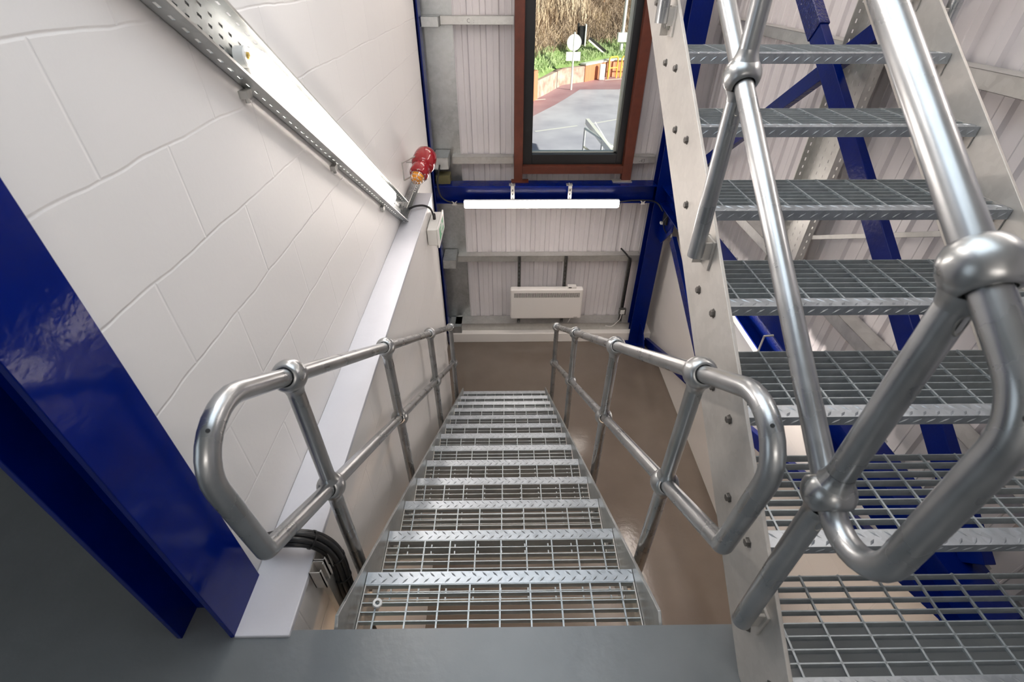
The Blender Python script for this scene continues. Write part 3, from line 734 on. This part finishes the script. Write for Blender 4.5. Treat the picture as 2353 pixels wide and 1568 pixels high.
# ================================================================== CABLE BUNDLE AND STRUTS AT LEFT OF THE STAIR
t = thing('cable_bundle', 'thick bundle of black cables looping over the white ledge beside the descending stair', 'cables', (-.12, .1, .02))
core = [(-.306, .10, .035), (-.25, .085, .075), (-.18, .075, .095), (-.125, .085, .06), (-.098, .10, -.03), (-.092, .10, -.13), (-.088, .08, -.28), (-.086, .10, -.60), (-.086, .12, -1.4)]
cpts = smooth_path(core, 8)
for k in range(8):
    a = 2*PI*k/7; rr = 0 if k == 7 else .0205
    ph = []
    for i, p in enumerate(cpts):
        q = cpts[min(i+1, len(cpts)-1)]-cpts[max(i-1, 0)]; q.normalize()
        e1 = q.cross(V((0, 1, 0))).normalized(); e2 = V((0, 1, 0))
        aa = a+.25*math.sin(i*.12)
        ph.append(p+e1*rr*math.cos(aa)+e2*rr*math.sin(aa))
    obj('cable', MB().tube(ph, .0098, 10), 'black', t)
for idx in (9, 22, 36, 44, 50):
    p = cpts[idx]; q = (cpts[idx+1]-cpts[idx-1]).normalized()
    zt = obj('zip_tie', MB().lathe(p, q, [(-.003, .029), (-.003, .032), (.003, .032), (.003, .029)], 16).obox(p+q.cross(V((0, 1, 0))).normalized()*-.034, q, (0, 1, 0), q.cross(V((0, 1, 0))), .004, .004, .007), 'black', t)
t = thing('slotted_strut', 'short galvanised channel fixed to the ledge edge beside the cable bundle', 'strut', (-.12, .03, -.07))
mb = MB()
for s in (0, .045):
    mb.box(-.134, -.131, -.005+s, .036+s, -.085, .018).box(-.134, -.095, -.005+s, -.002+s, -.085, .018).box(-.134, -.095, .033+s, .036+s, -.085, .018).box(-.098, -.095, -.005+s, .006+s, -.085, .018).box(-.098, -.095, .025+s, .036+s, -.085, .018)
obj('channel', mb, 'galv_plate', t)
t = thing('cable_riser', 'pale galvanised strip carrying the cable bundle down the lower wall', 'strut', (-.11, .05, -.5))
obj('strip', MB().beam((-.118, .045, -.10), (-.118, .06, -1.4), .045, .02).beam((-.13, .045, -.10), (-.13, .06, -1.4), .02, .02), 'girt', t)

# ================================================================== SMALL LEFTOVER: washer on the top tread
o = obj('washer', MB().lathe((.062, -.015, -R+.004), (.2, .1, 1), [(0, .008), (0, .018), (.006, .016), (.006, .008), (0, .008)], 14), 'plain_white'); tag(o, 'small white washer lying on the topmost descending tread', 'washer')

# ================================================================== OUTDOORS
ZG = -2.9
def proc2(name, c1, c2, scale, rough=.8, detail=6, bump=None):
    m = mat(name, c1, rough)
    n = m.node_tree.nodes; l = m.node_tree.links; b = n['Principled BSDF']
    tc = n.new('ShaderNodeTexCoord'); tx = n.new('ShaderNodeTexNoise'); tx.inputs['Scale'].default_value = scale; tx.inputs['Detail'].default_value = detail
    l.new(tc.outputs['Object'], tx.inputs['Vector']); r = n.new('ShaderNodeValToRGB')
    r.color_ramp.elements[0].position = .35; r.color_ramp.elements[1].position = .65
    r.color_ramp.elements[0].color = (*c1, 1); r.color_ramp.elements[1].color = (*c2, 1)
    l.new(tx.outputs['Fac'], r.inputs[0]); l.new(r.outputs[0], b.inputs['Base Color'])
    return m
M_['asphalt'] = proc2('wet asphalt', (.42, .42, .52), (.60, .60, .70), .6, .45)
M_['red_path'] = proc2('red tarmac', (.36, .20, .24), (.44, .28, .32), .8, .6)
M_['grass'] = proc2('grass ground', (.16, .26, .08), (.28, .38, .15), 2.5, .9)
M_['blade'] = proc2('grass blades', (.28, .40, .17), (.46, .55, .32), 1.5, .8)
M_['scrub'] = proc2('brown scrub ground', (.16, .11, .07), (.30, .22, .14), 1.2, .95)
M_['reed'] = proc2('dry reed stems', (.42, .31, .22), (.80, .68, .55), .5, .9)
M_['bramble'] = proc2('brown bramble stems', (.20, .145, .11), (.48, .37, .29), .8, .9)
M_['leaf_o'] = proc2('orange leaves', (.75, .26, .06), (.85, .42, .14), 2, .8)
M_['leaf_g'] = proc2('yellow green leaves', (.40, .46, .08), (.60, .62, .2), 2, .8)
M_['stone'] = proc2('old stone wall', (.32, .22, .19), (.55, .42, .38), 3, .9)
M_['line'] = mat('white road paint', (.8, .8, .78), .6)
M_['pole_w'] = mat('pale painted pole', (.72, .75, .74), .5)
bk_m = bpy.data.materials.new('orange brickwork'); bk_m.use_nodes = True
n = bk_m.node_tree.nodes; l = bk_m.node_tree.links
tcx = n.new('ShaderNodeTexCoord'); brx = n.new('ShaderNodeTexBrick'); brx.inputs['Scale'].default_value = 4
brx.inputs['Color1'].default_value = (.50, .17, .08, 1); brx.inputs['Color2'].default_value = (.58, .22, .11, 1); brx.inputs['Mortar'].default_value = (.45, .3, .22, 1)
l.new(tcx.outputs['Object'], brx.inputs['Vector']); l.new(brx.outputs['Color'], n['Principled BSDF'].inputs['Base Color'])
M_['brick'] = bk_m

road = struct('road', MB().box(-60, 60, 5.3, 90, ZG-.2, ZG), 'asphalt')
base = [(-6, 12), (0.3, 19.5), (1.9, 22.6), (2.5, 23.9), (3.4, 26.0), (4.65, 26.9), (5.9, 28.2), (6.8, 28.9), (10, 29.6), (20, 32)]
rp = MB()
for (a, b) in zip(base[:-1], base[1:]):
    wa = 1.1 if a[0] < 4 else 2.0; wb = 1.1 if b[0] < 4 else 2.0
    rp.add([(a[0], a[1], ZG+.004), (b[0], b[1], ZG+.004), (b[0]+.7*wb, b[1]-wb, ZG+.004), (a[0]+.7*wa, a[1]-wa, ZG+.004)], [(0, 1, 2, 3)])
struct('red_path', rp, 'red_path')
ll = MB()
def rline(a, b, wd=.1):
    a = V((*a, ZG+.008)); b = V((*b, ZG+.008)); d = (b-a).normalized(); n2 = V((-d.y, d.x, 0))*wd/2
    ll.add([a-n2, b-n2, b+n2, a+n2], [(0, 1, 2, 3)])
rline((1.6, 17.2), (3.2, 18.0)); rline((3.5, 18.1), (9, 21.6)); rline((1.0, 22.15), (2.35, 22.65), .12); rline((5.8, 27.4), (8, 28.2), .15)
struct('road_marking', ll, 'line')
# bank
import bisect
def base_y(x):
    xs = [p[0] for p in base]; i = max(1, min(len(base)-1, bisect.bisect(xs, x)))
    (x0, y0), (x1, y1) = base[i-1], base[i]; return y0+(y1-y0)*(x-x0)/(x1-x0)
def bank_z(x, y):
    s = y-base_y(x)-.3
    return ZG+.75+max(0, s)*.33+.12*math.sin(x*1.3)*math.cos(y*.9)
def bankmesh(s0, s1, x0=-4, x1=20, step=.5):
    mb = MB(); nx = int((x1-x0)/step); ns_ = int((s1-s0)/step)+1; vs = []; fs = []
    for i in range(nx+1):
        x = x0+i*step
        for j in range(ns_+1):
            y = base_y(x)+s0+(s1-s0)*j/ns_; vs.append((x, y, bank_z(x, y)))
    for i in range(nx):
        for j in range(ns_): a = i*(ns_+1)+j; fs.append((a, a+1, a+ns_+2, a+ns_+1))
    return mb.add(vs, fs)
struct('grass_bank', bankmesh(.3, 2.2), 'grass'); struct('scrub_bank', bankmesh(2.2, 26), 'scrub')
def blades(n, s0, s1, h0, h1, wd, lean, x0=-1, x1=12, filt=None, bend=.5):
    mb = MB()
    for k in range(n):
        x = random.uniform(x0, x1); y = base_y(x)+random.uniform(s0, s1)
        if filt and not filt(x, y): continue
        z = bank_z(x, y)-.03; h = random.uniform(h0, h1); a = random.uniform(0, PI)
        dx, dy = math.cos(a)*wd, math.sin(a)*wd; lx, ly = random.gauss(0, lean)*h, random.gauss(0, lean)*h
        mb.add([(x-dx, y-dy, z), (x+dx, y+dy, z), (x+dx*.7+lx*bend, y+dy*.7+ly*bend, z+h*.6), (x-dx*.7+lx*bend, y-dy*.7+ly*bend, z+h*.6), (x+lx*1.3, y+ly*1.3, z+h)], [(0, 1, 2, 3), (3, 2, 4)])
    return mb
def stuff(o, label, cat): o['kind'] = 'stuff'; return tag(o, label, cat)
stuff(obj('grass_blades', blades(7500, .55, 2.6, .10, .28, .018, .4), 'blade'), 'green grass growing on the bank above the low walls outside', 'grass')
stuff(obj('bramble_thicket', blades(15000, 2.0, 20, .3, .9, .02, .6), 'bramble'), 'brown bramble thicket covering the upper bank outside', 'shrubs')
stuff(obj('dry_reeds', blades(1700, 4.2, 14, .6, 1.3, .03, .16, 1.5, 5.5), 'reed'), 'pale dry reeds standing on the bank seen through the window', 'reeds')
def leafy(x, s, h, m, label, n_=420, r=.6):
    y = base_y(x)+s; z = bank_z(x, y); mb = MB(); t = thing('leafy_shrub', label, 'shrub', (x, y, z))
    st = MB()
    for k in range(6):
        a = random.uniform(0, 2*PI); st.tube([(x, y, z), (x+.2*math.cos(a), y+.2*math.sin(a), z+h*.5), (x+.5*r*math.cos(a), y+.5*r*math.sin(a), z+h)], .02, 5)
    obj('stems', st, 'bramble', t)
    for k in range(n_):
        p = V((random.gauss(0, r*.45), random.gauss(0, r*.45), random.gauss(0, h*.22)))+V((x, y, z+h*.75))
        a = V((random.gauss(0, 1), random.gauss(0, 1), random.gauss(0, 1))).normalized()*.05; b = V((random.gauss(0, 1), random.gauss(0, 1), random.gauss(0, 1))).normalized()*.05
        mb.add([p-a, p+b, p+a, p-b], [(0, 1, 2, 3)])
    obj('leaves', mb, m, t)
leafy(6.6, 6.0, 1.5, 'leaf_o', 'shrub with orange autumn leaves beside the lamp post outside', 300, .5)
leafy(7.3, 11, 2.0, 'leaf_o', 'orange autumn shrub high on the bank near the top of the window', 380, .7)
leafy(9.2, 11.5, 2.2, 'leaf_g', 'yellow green shrub at the upper right of the window view', 380, .8)
leafy(5.0, 12, 2.0, 'leaf_g', 'yellow green sapling high on the bank in the middle of the window view', 200, .4)
# walls outside
sw = MB()
for i in range(5):
    a, b = base[i], base[i+1]
    ha, hb = .62, .62
    d = V((b[0]-a[0], b[1]-a[1], 0)).normalized(); n2 = V((-d.y, d.x, 0))*.3
    A, B = V((a[0], a[1], ZG)), V((b[0], b[1], ZG))
    sw.add([A, B, B+n2, A+n2]+[p+V((0, 0, .72)) for p in (A, B, B+n2, A+n2)], [(0, 1, 2, 3), (4, 5, 6, 7), (0, 1, 5, 4), (1, 2, 6, 5), (2, 3, 7, 6), (3, 0, 4, 7)])
stw = obj('stone_wall', sw, 'stone'); tag(stw, 'low weathered stone retaining wall curving along the bank outside', 'wall')
def bwall(a, b, h, label, cap=True):
    t = thing('brick_wall', label, 'wall', (*a, ZG)); A, B = V((*a, ZG)), V((*b, ZG)); d = (B-A).normalized(); n2 = V((-d.y, d.x, 0))
    obj('brickwork', MB().obox((A+B)/2+V((0, 0, h/2))+n2*.15, d, n2, (0, 0, 1), (B-A).length/2, .15, h/2), 'brick', t)
    if cap: obj('coping', MB().obox((A+B)/2+V((0, 0, h+.04))+n2*.15, d, n2, (0, 0, 1), (B-A).length/2+.03, .19, .04), 'pole_w', t)
bwall((4.65, 26.85), (5.9, 28.15), .75, 'low orange brick wall with grey coping in the middle of the window view')
bwall((6.0, 28.3), (9.5, 29.4), .75, 'low orange brick wall behind the yellow barriers outside')
bwall((1.55, 21.9), (1.98, 22.6), 1.15, 'orange brick pier at the left end of the stone wall outside', False)
# round sign
t = thing('road_sign', 'round road sign with square plate on a pale pole seen from behind', 'sign', (3.72, 24.8, ZG))
px, py = 3.72, 24.8
obj('pole', MB().tube([(px, py, ZG), (px, py, -.55)], .045, 10), 'pole_w', t)
obj('round_plate', MB().lathe((px, py-.03, -.95), (0, 1, 0), [(0, 0), (0, .33), (.02, .33), (.02, 0)], 28), 'pole_w', t)
obj('square_plate', MB().box(px-.33, px+.33, py-.03, py-.01, -1.68, -1.32), 'pole_w', t)
t = thing('traffic_signal', 'traffic signal head on a tall black pole outside', 'signal', (4.35, 26.9, ZG))
px, py = 4.22, 27.55
obj('pole', MB().tube([(px, py, ZG+.5), (px, py, -.4)], .05, 10), 'black', t)
obj('signal_head', MB().box(px+.05, px+.32, py-.15, py+.15, -1.32, -.52), 'black', t, bevel=.03)
obj('backing_board', MB().box(px+.34, px+.40, py-.22, py+.22, -1.36, -.45), 'pole_w', t)
t = thing('lamp_post', 'tall white lamp post at the right of the window view', 'lamp post', (6.98, 30.0, ZG))
obj('column', MB().tube([(6.98, 30.0, ZG), (6.98, 30.0, -.9), (6.98, 30.0, 5)], .09, 12, rs=[.13, .09, .07]), 'pole_w', t)
obj('equipment_box', MB().box(6.70, 7.24, 29.8, 30.1, -1.45, -1.0), 'pole_w', t, bevel=.03)
t = thing('barrier_arm', 'lowered black and white boom leaning on the bank outside', 'barrier', (6.6, 30.4, ZG+1))
obj('arm', MB().beam((6.5, 29.6, -2.15), (4.95, 28.4, -1.12), .16, .12, (0, 1, 0)), 'black', t); obj('white_edge', MB().beam((6.42, 29.5, -2.22), (4.9, 28.3, -1.19), .07, .14, (0, 1, 0)), 'line', t)
obj('counterweight', MB().box(6.3, 6.75, 29.4, 29.8, -2.45, -2.1), 'pole_w', t, bevel=.05)
for (xa, ya), lb in (((6.0, 27.75), 'yellow tubular hoop barrier in front of the brick wall, left one'), ((6.72, 28.1), 'yellow tubular hoop barrier at the right edge of the window view')):
    t = tag(obj('hoop_barrier', MB().tube(arc_path([(xa, ya, ZG), (xa, ya, ZG+1.0), (xa+(.5 if xa < 6.5 else 1.4), ya+.3, ZG+1.0), (xa+(.5 if xa < 6.5 else 1.4), ya+.3, ZG)], .12, 5), .04, 8).tube([(xa, ya, ZG+.5), (xa+(.5 if xa < 6.5 else 1.4), ya+.3, ZG+.5)], .03, 8), 'yellow'), lb, 'barrier')
t = tag(obj('bollard', MB().box(5.45, 5.75, 27.3, 27.5, ZG, ZG+.75), 'pole_w', bevel=.05), 'white bollard between the brick wall and the yellow hoop outside', 'bollard')
# outside railing
t = thing('outside_railing', 'grey tubular railing just outside the window, low in the view', 'railing', (2.9, 13.5, ZG))
A, B = V((2.83, 13.75, -1.95)), V((3.9, 9.6, -1.95)); dd = B-A
obj('top_rail', MB().tube([A, B], .035, 8), 'pole_w', t); obj('mid_rail', MB().tube([A-V((0, 0, .5)), B-V((0, 0, .5))], .03, 8), 'galv', t)
for k in range(4): obj('post', MB().tube([A+dd*k/3.5, A+dd*k/3.5-V((0, 0, .95))], .035, 8), 'galv', t)
t = tag(obj('sunlit_rail', MB().beam((3.02, 14.7, -1.98), (3.25, 11.2, -2.0), .10, .16, (0, 0, 1)), 'line'), 'top rail outside behind the grey railing, its sunlight painted as white', 'rail')  # white colour carries the sunlight on the rail
# ------------------------------------------------------------------ repeats of one kind share a group
GROUPS = {'batten_light': 'white LED batten lights', 'handrail': 'ball-jointed galvanised handrails', 'steel_column': 'blue steel columns',
          'steel_beam': 'blue steel beams', 'brace': 'blue diagonal braces', 'wall_girt': 'galvanised wall girts', 'girt_cleat': 'box cleats up the far left column',
          'perforated_tray': 'perforated cable trays', 'beam_clamp': 'zinc clips under the sloping tray', 'beam_clip': 'zinc clips on the far beam flange',
          'slotted_strut': 'slotted struts', 'leafy_shrub': 'shrubs on the bank outside', 'hoop_barrier': 'yellow hoop barriers outside',
          'brick_wall': 'orange brick walls outside', 'light_cable': 'black cables of the far batten light', 'heater_flex': 'thin white flexes by the heater'}
for o in COL.objects:
    k = o.name.split('.')[0]
    if o.parent is None and o.get('label') and k in GROUPS: o['group'] = GROUPS[k]
